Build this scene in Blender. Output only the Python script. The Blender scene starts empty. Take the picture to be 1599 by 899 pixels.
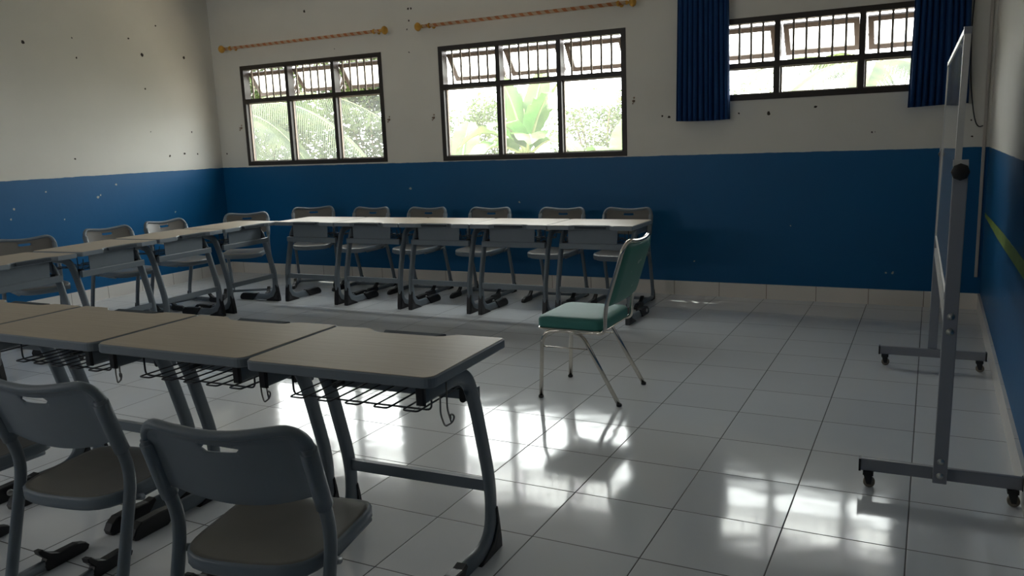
import bpy, bmesh, math, random
from mathutils import Vector, Matrix, Quaternion
random.seed(7)
PI = math.pi
R = math.radians
C = bpy.context.scene.collection

# ------------------------------------------------------------------ camera
cam_d = bpy.data.cameras.new('camera')
cam = bpy.data.objects.new('camera', cam_d)
C.objects.link(cam)
bpy.context.scene.camera = cam
cam_d.sensor_fit = 'HORIZONTAL'
cam_d.sensor_width = 36.0
cam_d.lens = 1276.4 / 1599 * 36.0
cam_d.clip_start = 0.02
cr = Vector((0.891187205569077, 0.451984820762933, -0.03866634751148748))
cu = Vector((-0.046143670903820655, 0.1751158015860758, 0.9834659209501804))
cf = Vector((-0.4512827564459999, 0.874668038649387, -0.17691720068929095))
rm = Matrix((cr, cu, -cf)).transposed().to_4x4()
cam.matrix_world = Matrix.Translation((1.6186, -3.6449, 1.3989)) @ rm

# ------------------------------------------------------------------ world, sun, exposure
SKY = 11.5
w = bpy.data.worlds.new('sky')
bpy.context.scene.world = w
w.use_nodes = True
nt = w.node_tree
nt.nodes.clear()
bg = nt.nodes.new('ShaderNodeBackground')
out = nt.nodes.new('ShaderNodeOutputWorld')
bg.inputs[0].default_value = (1.0, 0.99, 0.985, 1)
bg.inputs[1].default_value = SKY
nt.links.new(bg.outputs[0], out.inputs[0])
sun_d = bpy.data.lights.new('sun', 'SUN')
sun_d.energy = 18.0
sun_d.angle = R(0.5)
sun_d.color = (1.0, 0.93, 0.8)
sun = bpy.data.objects.new('sun', sun_d)
C.objects.link(sun)
sun.location = (0, 8, 12)
sun.rotation_euler = Vector((0.62, -0.215, -1.0)).to_track_quat('-Z', 'Y').to_euler()
vs = bpy.context.scene.view_settings
vs.view_transform = 'Standard'
vs.look = 'None'
vs.exposure = 0.1
vs.gamma = 1.0
vs.use_curve_mapping = False

# ------------------------------------------------------------------ room numbers
YW = 3.38       # inner face of the window wall
XL = -5.715     # left wall
XR = 1.985      # right wall
YF = -4.9       # wall behind the camera
HC = 3.08       # ceiling
WT = 0.10       # wall thickness
ZB = 1.221      # top of the blue paint


# ------------------------------------------------------------------ materials
def new_mat(name):
    m = bpy.data.materials.new(name)
    m.use_nodes = True
    n = m.node_tree.nodes
    return m, m.node_tree, n['Principled BSDF']


def mat(name, col, rough=0.5, metal=0.0, spec=0.5, coat=0.0, var=0.0, vscale=8.0, bump=0.0, bscale=200.0):
    m, t, p = new_mat(name)
    p.inputs['Roughness'].default_value = rough
    p.inputs['Metallic'].default_value = metal
    p.inputs['Specular IOR Level'].default_value = spec
    p.inputs['Coat Weight'].default_value = coat
    tc = t.nodes.new('ShaderNodeTexCoord')
    nz = t.nodes.new('ShaderNodeTexNoise')
    nz.inputs['Scale'].default_value = vscale
    nz.inputs['Detail'].default_value = 4
    t.links.new(tc.outputs['Object'], nz.inputs['Vector'])
    mr = t.nodes.new('ShaderNodeMapRange')
    mr.inputs['To Min'].default_value = 1 - var
    mr.inputs['To Max'].default_value = 1 + var
    t.links.new(nz.outputs['Fac'], mr.inputs['Value'])
    mx = t.nodes.new('ShaderNodeVectorMath')
    mx.operation = 'SCALE'
    mx.inputs[0].default_value = col
    t.links.new(mr.outputs[0], mx.inputs['Scale'])
    t.links.new(mx.outputs[0], p.inputs['Base Color'])
    if bump:
        b = t.nodes.new('ShaderNodeBump')
        b.inputs['Strength'].default_value = bump
        b.inputs['Distance'].default_value = 0.002
        n2 = t.nodes.new('ShaderNodeTexNoise')
        n2.inputs['Scale'].default_value = bscale
        t.links.new(tc.outputs['Object'], n2.inputs['Vector'])
        t.links.new(n2.outputs['Fac'], b.inputs['Height'])
        t.links.new(b.outputs[0], p.inputs['Normal'])
    return m


def wall_mat(name, axes, marks, chips, white=(0.73, 0.71, 0.655), blue=(0.003, 0.103, 0.265)):
    """painted plaster: blue below ZB, off-white above, with small dark holes and pale chips"""
    m, t, p = new_mat(name)
    N, L = t.nodes, t.links
    geo = N.new('ShaderNodeNewGeometry')
    sep = N.new('ShaderNodeSeparateXYZ')
    L.new(geo.outputs['Position'], sep.inputs[0])
    nz = N.new('ShaderNodeTexNoise')
    nz.inputs['Scale'].default_value = 9
    nz.inputs['Detail'].default_value = 3
    L.new(geo.outputs['Position'], nz.inputs['Vector'])
    off = N.new('ShaderNodeMath'); off.operation = 'MULTIPLY_ADD'
    off.inputs[1].default_value = 0.012
    off.inputs[2].default_value = ZB - 0.006
    L.new(nz.outputs['Fac'], off.inputs[0])
    gt = N.new('ShaderNodeMath'); gt.operation = 'GREATER_THAN'
    L.new(sep.outputs['Z'], gt.inputs[0]); L.new(off.outputs[0], gt.inputs[1])
    big = N.new('ShaderNodeTexNoise')
    big.inputs['Scale'].default_value = 1.1
    big.inputs['Detail'].default_value = 5
    L.new(geo.outputs['Position'], big.inputs['Vector'])
    mr = N.new('ShaderNodeMapRange')
    mr.inputs['To Min'].default_value = 0.88
    mr.inputs['To Max'].default_value = 1.12
    L.new(big.outputs['Fac'], mr.inputs['Value'])
    mix = N.new('ShaderNodeMix'); mix.data_type = 'RGBA'
    mix.inputs['A'].default_value = (*blue, 1)
    mix.inputs['B'].default_value = (*white, 1)
    L.new(gt.outputs[0], mix.inputs['Factor'])
    sc = N.new('ShaderNodeVectorMath'); sc.operation = 'SCALE'
    L.new(mix.outputs['Result'], sc.inputs[0]); L.new(mr.outputs[0], sc.inputs['Scale'])
    # ragged coordinates on the wall plane
    comb = N.new('ShaderNodeCombineXYZ')
    L.new(sep.outputs[axes], comb.inputs[0]); L.new(sep.outputs['Z'], comb.inputs[1])
    n3 = N.new('ShaderNodeTexNoise')
    n3.inputs['Scale'].default_value = 60
    L.new(geo.outputs['Position'], n3.inputs['Vector'])
    s3 = N.new('ShaderNodeVectorMath'); s3.operation = 'MULTIPLY_ADD'
    s3.inputs[1].default_value = (0.02, 0.02, 0)
    s3.inputs[2].default_value = (-0.01, -0.01, 0)
    L.new(n3.outputs['Color'], s3.inputs[0])
    ad = N.new('ShaderNodeVectorMath'); ad.operation = 'ADD'
    L.new(comb.outputs[0], ad.inputs[0]); L.new(s3.outputs[0], ad.inputs[1])

    def spots(lst):
        prev = None
        for a, z, r in lst:
            d = N.new('ShaderNodeVectorMath'); d.operation = 'DISTANCE'
            d.inputs[1].default_value = (a, z, 0)
            L.new(ad.outputs[0], d.inputs[0])
            lt = N.new('ShaderNodeMath'); lt.operation = 'LESS_THAN'
            lt.inputs[1].default_value = r
            L.new(d.outputs['Value'], lt.inputs[0])
            if prev is None:
                prev = lt
            else:
                mx = N.new('ShaderNodeMath'); mx.operation = 'MAXIMUM'
                L.new(prev.outputs[0], mx.inputs[0]); L.new(lt.outputs[0], mx.inputs[1])
                prev = mx
        return prev
    last = sc.outputs[0]
    for lst, col in ((marks, (0.05, 0.04, 0.03, 1)), (chips, (0.42, 0.45, 0.42, 1))):
        if not lst:
            continue
        sp = spots(lst)
        m2 = N.new('ShaderNodeMix'); m2.data_type = 'RGBA'
        m2.inputs['B'].default_value = col
        L.new(sp.outputs[0], m2.inputs['Factor']); L.new(last, m2.inputs['A'])
        last = m2.outputs['Result']
    L.new(last, p.inputs['Base Color'])
    ro = N.new('ShaderNodeMapRange')
    ro.inputs['To Min'].default_value = 0.42
    ro.inputs['To Max'].default_value = 0.8
    L.new(gt.outputs[0], ro.inputs['Value']); L.new(ro.outputs[0], p.inputs['Roughness'])
    p.inputs['Specular IOR Level'].default_value = 0.35
    b = N.new('ShaderNodeBump'); b.inputs['Strength'].default_value = 0.25
    b.inputs['Distance'].default_value = 0.006
    n4 = N.new('ShaderNodeTexNoise'); n4.inputs['Scale'].default_value = 14
    n4.inputs['Detail'].default_value = 6
    L.new(geo.outputs['Position'], n4.inputs['Vector'])
    L.new(n4.outputs['Fac'], b.inputs['Height']); L.new(b.outputs[0], p.inputs['Normal'])
    return m


def tile_mat(name, sx, sy, ox, oy, axes, col, grout, gw, rough, var=0.03, wav=0.02):
    """glazed tiles laid on a grid in world space with narrow sunken joints"""
    m, t, p = new_mat(name)
    N, L = t.nodes, t.links
    geo = N.new('ShaderNodeNewGeometry')
    sep = N.new('ShaderNodeSeparateXYZ')
    L.new(geo.outputs['Position'], sep.inputs[0])

    def axis(out, s, o):
        a = N.new('ShaderNodeMath'); a.operation = 'MULTIPLY_ADD'
        a.inputs[1].default_value = 1 / s; a.inputs[2].default_value = -o / s + 100
        L.new(out, a.inputs[0])
        fr = N.new('ShaderNodeMath'); fr.operation = 'FRACT'; L.new(a.outputs[0], fr.inputs[0])
        fl = N.new('ShaderNodeMath'); fl.operation = 'FLOOR'; L.new(a.outputs[0], fl.inputs[0])
        pp = N.new('ShaderNodeMath'); pp.operation = 'PINGPONG'; pp.inputs[1].default_value = 0.5
        L.new(fr.outputs[0], pp.inputs[0])
        return pp, fl, s
    A = axis(sep.outputs[axes[0]], sx, ox)
    B = axis(sep.outputs[axes[1]], sy, oy)
    dist = []
    for pp, fl, s in (A, B):
        d = N.new('ShaderNodeMath'); d.operation = 'MULTIPLY'; d.inputs[1].default_value = s
        L.new(pp.outputs[0], d.inputs[0]); dist.append(d)
    mn = N.new('ShaderNodeMath'); mn.operation = 'MINIMUM'
    L.new(dist[0].outputs[0], mn.inputs[0]); L.new(dist[1].outputs[0], mn.inputs[1])
    mr = N.new('ShaderNodeMapRange'); mr.interpolation_type = 'SMOOTHSTEP'
    mr.inputs['From Min'].default_value = gw * 0.45; mr.inputs['From Max'].default_value = gw
    L.new(mn.outputs[0], mr.inputs['Value'])
    cb = N.new('ShaderNodeCombineXYZ')
    L.new(A[1].outputs[0], cb.inputs[0]); L.new(B[1].outputs[0], cb.inputs[1])
    wn = N.new('ShaderNodeTexWhiteNoise'); wn.noise_dimensions = '2D'
    L.new(cb.outputs[0], wn.inputs['Vector'])
    v = N.new('ShaderNodeMapRange'); v.inputs['To Min'].default_value = 1 - var; v.inputs['To Max'].default_value = 1 + var
    L.new(wn.outputs['Value'], v.inputs['Value'])
    s = N.new('ShaderNodeVectorMath'); s.operation = 'SCALE'; s.inputs[0].default_value = col
    L.new(v.outputs[0], s.inputs['Scale'])
    mix = N.new('ShaderNodeMix'); mix.data_type = 'RGBA'
    mix.inputs['A'].default_value = (*grout, 1)
    L.new(mr.outputs[0], mix.inputs['Factor']); L.new(s.outputs[0], mix.inputs['B'])
    L.new(mix.outputs['Result'], p.inputs['Base Color'])
    ro = N.new('ShaderNodeMapRange'); ro.inputs['To Min'].default_value = 0.7; ro.inputs['To Max'].default_value = rough
    L.new(mr.outputs[0], ro.inputs['Value']); L.new(ro.outputs[0], p.inputs['Roughness'])
    # each tile lies a hair out of level, the glaze is slightly wavy
    tl = N.new('ShaderNodeVectorMath'); tl.operation = 'MULTIPLY_ADD'
    tl.inputs[1].default_value = (0.009, 0.009, 0); tl.inputs[2].default_value = (-0.0045, -0.0045, 0)
    L.new(wn.outputs['Color'], tl.inputs[0])
    b0 = N.new('ShaderNodeBump'); b0.inputs['Strength'].default_value = 1.0
    b0.inputs['Distance'].default_value = wav
    nz = N.new('ShaderNodeTexNoise'); nz.inputs['Scale'].default_value = 5.5; nz.inputs['Detail'].default_value = 1
    L.new(geo.outputs['Position'], nz.inputs['Vector'])
    L.new(nz.outputs['Fac'], b0.inputs['Height'])
    b1 = N.new('ShaderNodeBump'); b1.inputs['Strength'].default_value = 0.8; b1.inputs['Distance'].default_value = 0.0015
    L.new(mr.outputs[0], b1.inputs['Height']); L.new(b0.outputs[0], b1.inputs['Normal'])
    an = N.new('ShaderNodeVectorMath'); an.operation = 'ADD'
    L.new(b1.outputs[0], an.inputs[0]); L.new(tl.outputs[0], an.inputs[1])
    nn = N.new('ShaderNodeVectorMath'); nn.operation = 'NORMALIZE'; L.new(an.outputs[0], nn.inputs[0])
    L.new(nn.outputs[0], p.inputs['Normal'])
    return m


M = {}
M['floor'] = tile_mat('floor_tiles', 0.4, 0.4, 0, 0, 'XY', (0.72, 0.745, 0.775), (0.05, 0.05, 0.055), 0.0032, 0.095, 0.03, 0.0012)
M['bb_y'] = tile_mat('skirting_tiles_back', 0.396, 2.0, 0.0215, -0.5, 'XZ', (0.80, 0.75, 0.69), (0.2, 0.13, 0.08), 0.003, 0.25, 0.04, 0.0005)
M['bb_x'] = tile_mat('skirting_tiles_side', 0.4, 2.0, 0.1, -0.5, 'YZ', (0.78, 0.75, 0.71), (0.2, 0.16, 0.12), 0.003, 0.25, 0.04, 0.0005)
ml = [(1.18, 2.44, .016), (1.67, 2.52, .009), (2.3, 2.57, .010), (2.44, 2.42, .017), (2.65, 2.73, .010), (2.98, 2.43, .015),
      (2.43, 2.08, .010), (2.65, 1.38, .012), (2.85, 1.4, .012), (3.03, 1.39, .009), (1.54, 1.39, .010), (2.44, 1.64, .006), (2.98, 1.63, .007), (1.69, 2.34, .008)]
cl = [(0.96, .68, .016), (0.88, .97, .010), (1.73, 1.01, .013), (2.64, .78, .010), (1.76, 1.03, .008), (0.84, .88, .008), (1.2, 1.1, .008), (0.9, .45, .018),
      (1.95, 1.12, .010), (1.35, .83, .008)]
mb = [(-3.03, 2.71, .011), (-3.0, 2.71, .009), (-3.03, 2.6, .009), (-3.06, 2.52, .007), (-3.05, 2.3, .007), (-3.97, 2.41, .006), (-0.48, 1.56, .008),
      (-0.42, 1.55, .011), (0.17, 1.55, .006), (0.41, 1.54, .014), (0.77, 1.57, .011), (-5.63, 1.38, .010), (1.19, 1.36, .006), (1.21, 1.36, .005), (-4.33, 2.82, .014), (1.86, 1.42, .006), (1.87, 1.30, .006)]
cb_ = [(-3.13, .96, .013), (-1.89, .82, .008), (1.33, .26, .008), (1.38, .26, .010), (0.6, 0.62, .006), (-.2, .3, .006)]
M['wall_left'] = wall_mat('painted_plaster_left', 'Y', ml, cl)
M['wall_back'] = wall_mat('painted_plaster_back', 'X', mb, cb_)
M['wall_right'] = wall_mat('painted_plaster_right', 'Y', [], [(1.2, .5, .006), (2.5, .22, .008)])
M['plaster'] = mat('plain_plaster', (0.78, 0.69, 0.66), 0.8, var=0.05, vscale=2)
M['ceiling'] = mat('ceiling_board', (0.83, 0.82, 0.78), 0.85, var=0.03, vscale=2)
M['frame'] = mat('dark_stained_wood', (0.020, 0.013, 0.009), 0.45, var=0.3, vscale=30, bump=0.2)
M['sash'] = mat('brown_sash_wood', (0.055, 0.038, 0.030), 0.5, var=0.3, vscale=25, bump=0.2)
M['bead'] = mat('pale_lit_jamb', (0.42, 0.34, 0.28), 0.6, var=0.2, vscale=30)  # pale colour stands in for daylight on the inner jambs
M['bar'] = mat('cream_painted_iron', (0.27, 0.22, 0.17), 0.5, var=0.15, vscale=40)
M['grey_frame'] = mat('grey_powder_coat', (0.165, 0.195, 0.225), 0.36, spec=0.5, var=0.05, vscale=30, bump=0.08, bscale=500)
M['grey_plastic'] = mat('blue_grey_plastic', (0.175, 0.21, 0.245), 0.40, spec=0.5, var=0.04, vscale=20, bump=0.1, bscale=600)
M['edge'] = mat('grey_edge_moulding', (0.19, 0.225, 0.26), 0.4, var=0.06, vscale=20)
M['black'] = mat('black_plastic', (0.010, 0.010, 0.012), 0.4, var=0.1, vscale=30)
M['taupe'] = mat('taupe_moulded_plywood', (0.145, 0.138, 0.128), 0.30, spec=0.5, var=0.08, vscale=12)
M['wire'] = mat('grey_coated_wire', (0.05, 0.055, 0.065), 0.35, metal=0.3)
M['chrome'] = mat('worn_chrome', (0.62, 0.58, 0.52), 0.16, metal=1.0, var=0.12, vscale=40)
M['green'] = mat('green_vinyl', (0.048, 0.20, 0.178), 0.55, spec=0.3, var=0.1, vscale=7, bump=0.25, bscale=350)
M['whitepaint'] = mat('white_scuff', (0.6, 0.62, 0.6), 0.6)
M['alu'] = mat('brushed_aluminium', (0.62, 0.61, 0.59), 0.40, metal=0.3, var=0.05, vscale=60)
M['stand'] = mat('grey_stand_enamel', (0.27, 0.28, 0.31), 0.4, var=0.04, vscale=20)
M['board'] = mat('white_enamel_board', (0.70, 0.72, 0.72), 0.06, spec=0.6, coat=0.5)
M['steel'] = mat('zinc_steel', (0.6, 0.6, 0.58), 0.3, metal=1.0)
M['rubber'] = mat('caster_rubber', (0.03, 0.03, 0.03), 0.6)
M['caster_wheel'] = mat('worn_caster_wheel', (0.22, 0.19, 0.15), 0.5, var=0.2, vscale=60)
M['curtain'] = mat('royal_blue_cloth', (0.004, 0.040, 0.145), 0.75, spec=0.3, var=0.12, vscale=30, bump=0.3, bscale=800)
M['gold'] = mat('gold_plastic', (0.62, 0.33, 0.05), 0.4, metal=0.3, var=0.2, vscale=30)
M['white_pvc'] = mat('aged_white_pvc', (0.50, 0.46, 0.42), 0.5, var=0.06, vscale=20)
M['socket'] = mat('brown_hook_metal', (0.33, 0.23, 0.16), 0.45, metal=0.4, var=0.3, vscale=60)
M['soil'] = mat('garden_soil', (0.10, 0.085, 0.05), 0.9, var=0.4, vscale=1.5)
M['bark'] = mat('palm_bark', (0.16, 0.12, 0.08), 0.85, var=0.3, vscale=20)


def laminate():
    m, t, p = new_mat('beige_wood_laminate')
    N, L = t.nodes, t.links
    tc = N.new('ShaderNodeTexCoord')
    mp = N.new('ShaderNodeMapping'); mp.inputs['Scale'].default_value = (2.0, 40, 40)
    L.new(tc.outputs['Object'], mp.inputs[0])
    nz = N.new('ShaderNodeTexNoise'); nz.inputs['Scale'].default_value = 1.6; nz.inputs['Detail'].default_value = 6
    L.new(mp.outputs[0], nz.inputs['Vector'])
    cr_ = N.new('ShaderNodeValToRGB')
    cr_.color_ramp.elements[0].position = 0.25; cr_.color_ramp.elements[0].color = (0.37, 0.30, 0.215, 1)
    cr_.color_ramp.elements[1].position = 0.75; cr_.color_ramp.elements[1].color = (0.44, 0.37, 0.28, 1)
    L.new(nz.outputs['Fac'], cr_.inputs[0])
    L.new(cr_.outputs[0], p.inputs['Base Color'])
    p.inputs['Roughness'].default_value = 0.46
    p.inputs['Specular IOR Level'].default_value = 0.7
    return m


M['laminate'] = laminate()


def glass_mat(name, haze, rough=0.0):
    """thin window glass: mostly lets light straight through, reflects at grazing angles, a little dusty"""
    m = bpy.data.materials.new(name); m.use_nodes = True
    t = m.node_tree; t.nodes.clear(); N, L = t.nodes, t.links
    o = N.new('ShaderNodeOutputMaterial')
    tr = N.new('ShaderNodeBsdfTransparent'); tr.inputs[0].default_value = (0.93, 0.96, 0.95, 1)
    gl = N.new('ShaderNodeBsdfGlossy'); gl.inputs['Roughness'].default_value = 0.03
    tl = N.new('ShaderNodeBsdfTranslucent'); tl.inputs[0].default_value = (0.8, 0.82, 0.8, 1)
    lw = N.new('ShaderNodeLayerWeight'); lw.inputs['Blend'].default_value = 0.5
    pw = N.new('ShaderNodeMath'); pw.operation = 'POWER'; pw.inputs[1].default_value = 5
    L.new(lw.outputs['Facing'], pw.inputs[0])
    fr = N.new('ShaderNodeMath'); fr.operation = 'MULTIPLY_ADD'; fr.inputs[1].default_value = 0.94; fr.inputs[2].default_value = 0.04
    L.new(pw.outputs[0], fr.inputs[0])
    m1 = N.new('ShaderNodeMixShader'); m1.inputs[0].default_value = haze
    L.new(tr.outputs[0], m1.inputs[1]); L.new(tl.outputs[0], m1.inputs[2])
    m2 = N.new('ShaderNodeMixShader')
    L.new(fr.outputs[0], m2.inputs[0]); L.new(m1.outputs[0], m2.inputs[1]); L.new(gl.outputs[0], m2.inputs[2])
    L.new(m2.outputs[0], o.inputs[0])
    return m


M['glass'] = glass_mat('window_glass', 0.03)
M['dusty_glass'] = glass_mat('dusty_window_glass', 0.35)


def leaf_mat(name, c1, c2, scale=3.0, trans=0.45, stripe=False):
    m = bpy.data.materials.new(name); m.use_nodes = True
    t = m.node_tree; t.nodes.clear(); N, L = t.nodes, t.links
    o = N.new('ShaderNodeOutputMaterial')
    geo = N.new('ShaderNodeNewGeometry')
    nz = N.new('ShaderNodeTexNoise'); nz.inputs['Scale'].default_value = scale; nz.inputs['Detail'].default_value = 3
    L.new(geo.outputs['Position'], nz.inputs['Vector'])
    cr_ = N.new('ShaderNodeValToRGB')
    cr_.color_ramp.elements[0].position = 0.35; cr_.color_ramp.elements[0].color = (*c1, 1)
    cr_.color_ramp.elements[1].position = 0.65; cr_.color_ramp.elements[1].color = (*c2, 1)
    L.new(nz.outputs['Fac'], cr_.inputs[0])
    p = N.new('ShaderNodeBsdfPrincipled'); p.inputs['Roughness'].default_value = 0.45
    tl = N.new('ShaderNodeBsdfTranslucent')
    L.new(cr_.outputs[0], p.inputs['Base Color']); L.new(cr_.outputs[0], tl.inputs[0])
    mx = N.new('ShaderNodeMixShader'); mx.inputs[0].default_value = trans
    L.new(p.outputs[0], mx.inputs[1]); L.new(tl.outputs[0], mx.inputs[2])
    L.new(mx.outputs[0], o.inputs[0])
    return m


M['palm'] = leaf_mat('palm_leaf', (0.04, 0.065, 0.03), (0.10, 0.13, 0.05), 4)
M['banana'] = leaf_mat('banana_leaf', (0.05, 0.12, 0.03), (0.13, 0.22, 0.06), 2)
M['bush'] = leaf_mat('bush_leaf', (0.02, 0.04, 0.018), (0.09, 0.12, 0.035), 2.2)
M['bush2'] = leaf_mat('pale_bush_leaf', (0.06, 0.10, 0.035), (0.15, 0.18, 0.07), 3)
M['stem'] = mat('banana_stem', (0.22, 0.25, 0.10), 0.6, var=0.3, vscale=10)


def rod_mat():
    m, t, p = new_mat('twisted_gold_rod')
    N, L = t.nodes, t.links
    tc = N.new('ShaderNodeTexCoord')
    sep = N.new('ShaderNodeSeparateXYZ'); L.new(tc.outputs['Object'], sep.inputs[0])
    at = N.new('ShaderNodeMath'); at.operation = 'ARCTAN2'
    L.new(sep.outputs['Y'], at.inputs[0]); L.new(sep.outputs['Z'], at.inputs[1])
    sx = N.new('ShaderNodeMath'); sx.operation = 'MULTIPLY_ADD'; sx.inputs[1].default_value = 75.0
    L.new(sep.outputs['X'], sx.inputs[0]); L.new(at.outputs[0], sx.inputs[2])
    sn = N.new('ShaderNodeMath'); sn.operation = 'SINE'; L.new(sx.outputs[0], sn.inputs[0])
    gt = N.new('ShaderNodeMath'); gt.operation = 'GREATER_THAN'; gt.inputs[1].default_value = 0.15
    L.new(sn.outputs[0], gt.inputs[0])
    mx = N.new('ShaderNodeMix'); mx.data_type = 'RGBA'
    mx.inputs['A'].default_value = (0.55, 0.40, 0.27, 1); mx.inputs['B'].default_value = (0.48, 0.16, 0.05, 1)
    L.new(gt.outputs[0], mx.inputs['Factor']); L.new(mx.outputs['Result'], p.inputs['Base Color'])
    p.inputs['Roughness'].default_value = 0.45
    return m


M['rod'] = rod_mat()


# ------------------------------------------------------------------ mesh helpers
class MB:
    def __init__(s):
        s.v = []; s.f = []; s.mi = []; s.sm = []

    def add(s, vs, fs, mi=0, smooth=False):
        o = len(s.v)
        s.v += [tuple(v) for v in vs]
        for f in fs:
            s.f.append(tuple(i + o for i in f)); s.mi.append(mi); s.sm.append(smooth)

    def box(s, x0, x1, y0, y1, z0, z1, mi=0):
        vs = [(x0, y0, z0), (x1, y0, z0), (x1, y1, z0), (x0, y1, z0), (x0, y0, z1), (x1, y0, z1), (x1, y1, z1), (x0, y1, z1)]
        s.add(vs, [(0, 3, 2, 1), (4, 5, 6, 7), (0, 1, 5, 4), (1, 2, 6, 5), (2, 3, 7, 6), (3, 0, 4, 7)], mi)

    def prism(s, poly, a0, a1, axis='z', mi=0, bev=0.0):
        """extrude a 2-D outline along an axis (axis x: outline in y,z; y: x,z; z: x,y), optional chamfer ring"""
        def P(p, a):
            return {'x': (a, p[0], p[1]), 'y': (p[0], a, p[1]), 'z': (p[0], p[1], a)}[axis]
        n = len(poly)
        # orient ccw
        ar = sum(poly[i][0] * poly[(i + 1) % n][1] - poly[(i + 1) % n][0] * poly[i][1] for i in range(n))
        if (ar < 0) != (axis == 'y'):
            poly = poly[::-1]
        rings = []
        if bev > 0:
            ins = inset(poly, bev)
            rings = [(ins, a0), (poly, a0 + bev), (poly, a1 - bev), (ins, a1)]
        else:
            rings = [(poly, a0), (poly, a1)]
        vs = []
        for pl, a in rings:
            vs += [P(p, a) for p in pl]
        fs = []
        for k in range(len(rings) - 1):
            for i in range(n):
                j = (i + 1) % n
                fs.append((k * n + i, k * n + j, (k + 1) * n + j, (k + 1) * n + i))
        fs.append(tuple(range(n - 1, -1, -1)))
        fs.append(tuple((len(rings) - 1) * n + i for i in range(n)))
        s.add(vs, fs, mi)

    def sweep(s, path, prof, mi=0, side=None, smooth=True, caps=True, radii=None):
        """sweep a closed profile (u,v) along a path; side = fixed direction of u, v = tangent x u"""
        path = [Vector(p) for p in path]
        n = len(path); k = len(prof)
        vs = []
        u_prev = None
        for i, p in enumerate(path):
            t = (path[min(i + 1, n - 1)] - path[max(i - 1, 0)]).normalized()
            if side is not None:
                u = Vector(side)
                u = (u - t * u.dot(t)).normalized()
            else:
                if u_prev is None:
                    u = t.orthogonal().normalized()
                else:
                    u = (u_prev - t * u_prev.dot(t)).normalized()
            u_prev = u
            v = t.cross(u)
            rr = radii[i] if radii else 1.0
            for a, b in prof:
                vs.append(p + u * a * rr + v * b * rr)
        fs = []
        for i in range(n - 1):
            for j in range(k):
                j2 = (j + 1) % k
                fs.append((i * k + j, i * k + j2, (i + 1) * k + j2, (i + 1) * k + j))
        s.add(vs, fs, mi, smooth)
        if caps:
            s.add([vs[j] for j in range(k)], [tuple(range(k - 1, -1, -1))], mi)
            s.add([vs[(n - 1) * k + j] for j in range(k)], [tuple(range(k))], mi)

    def tube(s, path, r, mi=0, seg=10, caps=True):
        s.sweep(path, circle(r, seg), mi, caps=caps)

    def lathe(s, prof, org, axis=(0, 0, 1), seg=16, mi=0):
        """prof: (radius, distance along axis)"""
        ax = Vector(axis).normalized(); u = ax.orthogonal().normalized(); v = ax.cross(u); org = Vector(org)
        vs = []
        for r, h in prof:
            for i in range(seg):
                a = 2 * PI * i / seg
                vs.append(org + ax * h + u * r * math.cos(a) + v * r * math.sin(a))
        fs = []
        for k in range(len(prof) - 1):
            for i in range(seg):
                j = (i + 1) % seg
                fs.append((k * seg + i, k * seg + j, (k + 1) * seg + j, (k + 1) * seg + i))
        s.add(vs, fs, mi, True)
        s.add(vs[:seg], [tuple(range(seg - 1, -1, -1))], mi)
        s.add(vs[-seg:], [tuple(range(seg))], mi)

    def mesh(s, name, mats):
        me = bpy.data.meshes.new(name)
        me.from_pydata(s.v, [], s.f)
        for m in (mats if isinstance(mats, (list, tuple)) else [mats]):
            me.materials.append(m)
        me.polygons.foreach_set('material_index', s.mi)
        me.polygons.foreach_set('use_smooth', s.sm)
        me.update()
        return me

    def build(s, name, mats, parent=None, fix=True):
        me = s.mesh(name, mats)
        if fix:
            b = bmesh.new(); b.from_mesh(me)
            bmesh.ops.remove_doubles(b, verts=b.verts, dist=1e-6)
            bmesh.ops.recalc_face_normals(b, faces=b.faces)
            b.to_mesh(me); b.free()
        o = bpy.data.objects.new(name, me)
        C.objects.link(o)
        if parent is not None:
            o.parent = parent
        return o


def circle(r, n=10, ry=None):
    ry = ry or r
    return [(r * math.cos(2 * PI * i / n), ry * math.sin(2 * PI * i / n)) for i in range(n)]


def stadium(a, b, n=5):
    """flat-oval profile: half width a along u, half width b along v (b > a), rounded ends"""
    pts = []
    for i in range(n + 1):
        t = PI * i / n
        pts.append((a * math.cos(t), (b - a) + a * math.sin(t)))
    for i in range(n + 1):
        t = PI + PI * i / n
        pts.append((a * math.cos(t), -(b - a) + a * math.sin(t)))
    return pts


def rrect(a, b, r, n=3):
    pts = []
    for cx, cy, st in ((a - r, b - r, 0), (-a + r, b - r, PI / 2), (-a + r, -b + r, PI), (a - r, -b + r, 1.5 * PI)):
        for i in range(n + 1):
            t = st + PI / 2 * i / n
            pts.append((cx + r * math.cos(t), cy + r * math.sin(t)))
    return pts


def inset(poly, d):
    n = len(poly); res = []
    ar = sum(poly[i][0] * poly[(i + 1) % n][1] - poly[(i + 1) % n][0] * poly[i][1] for i in range(n))
    sg = 1 if ar > 0 else -1
    for i in range(n):
        p0 = Vector(poly[i - 1]); p1 = Vector(poly[i]); p2 = Vector(poly[(i + 1) % n])
        e1 = (p1 - p0).normalized(); e2 = (p2 - p1).normalized()
        n1 = Vector((-e1.y, e1.x)) * sg; n2 = Vector((-e2.y, e2.x)) * sg
        nn = (n1 + n2)
        nn = nn / max(nn.length_squared / 2, 0.3)
        q = p1 + nn * d
        res.append((q.x, q.y))
    return res


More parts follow.
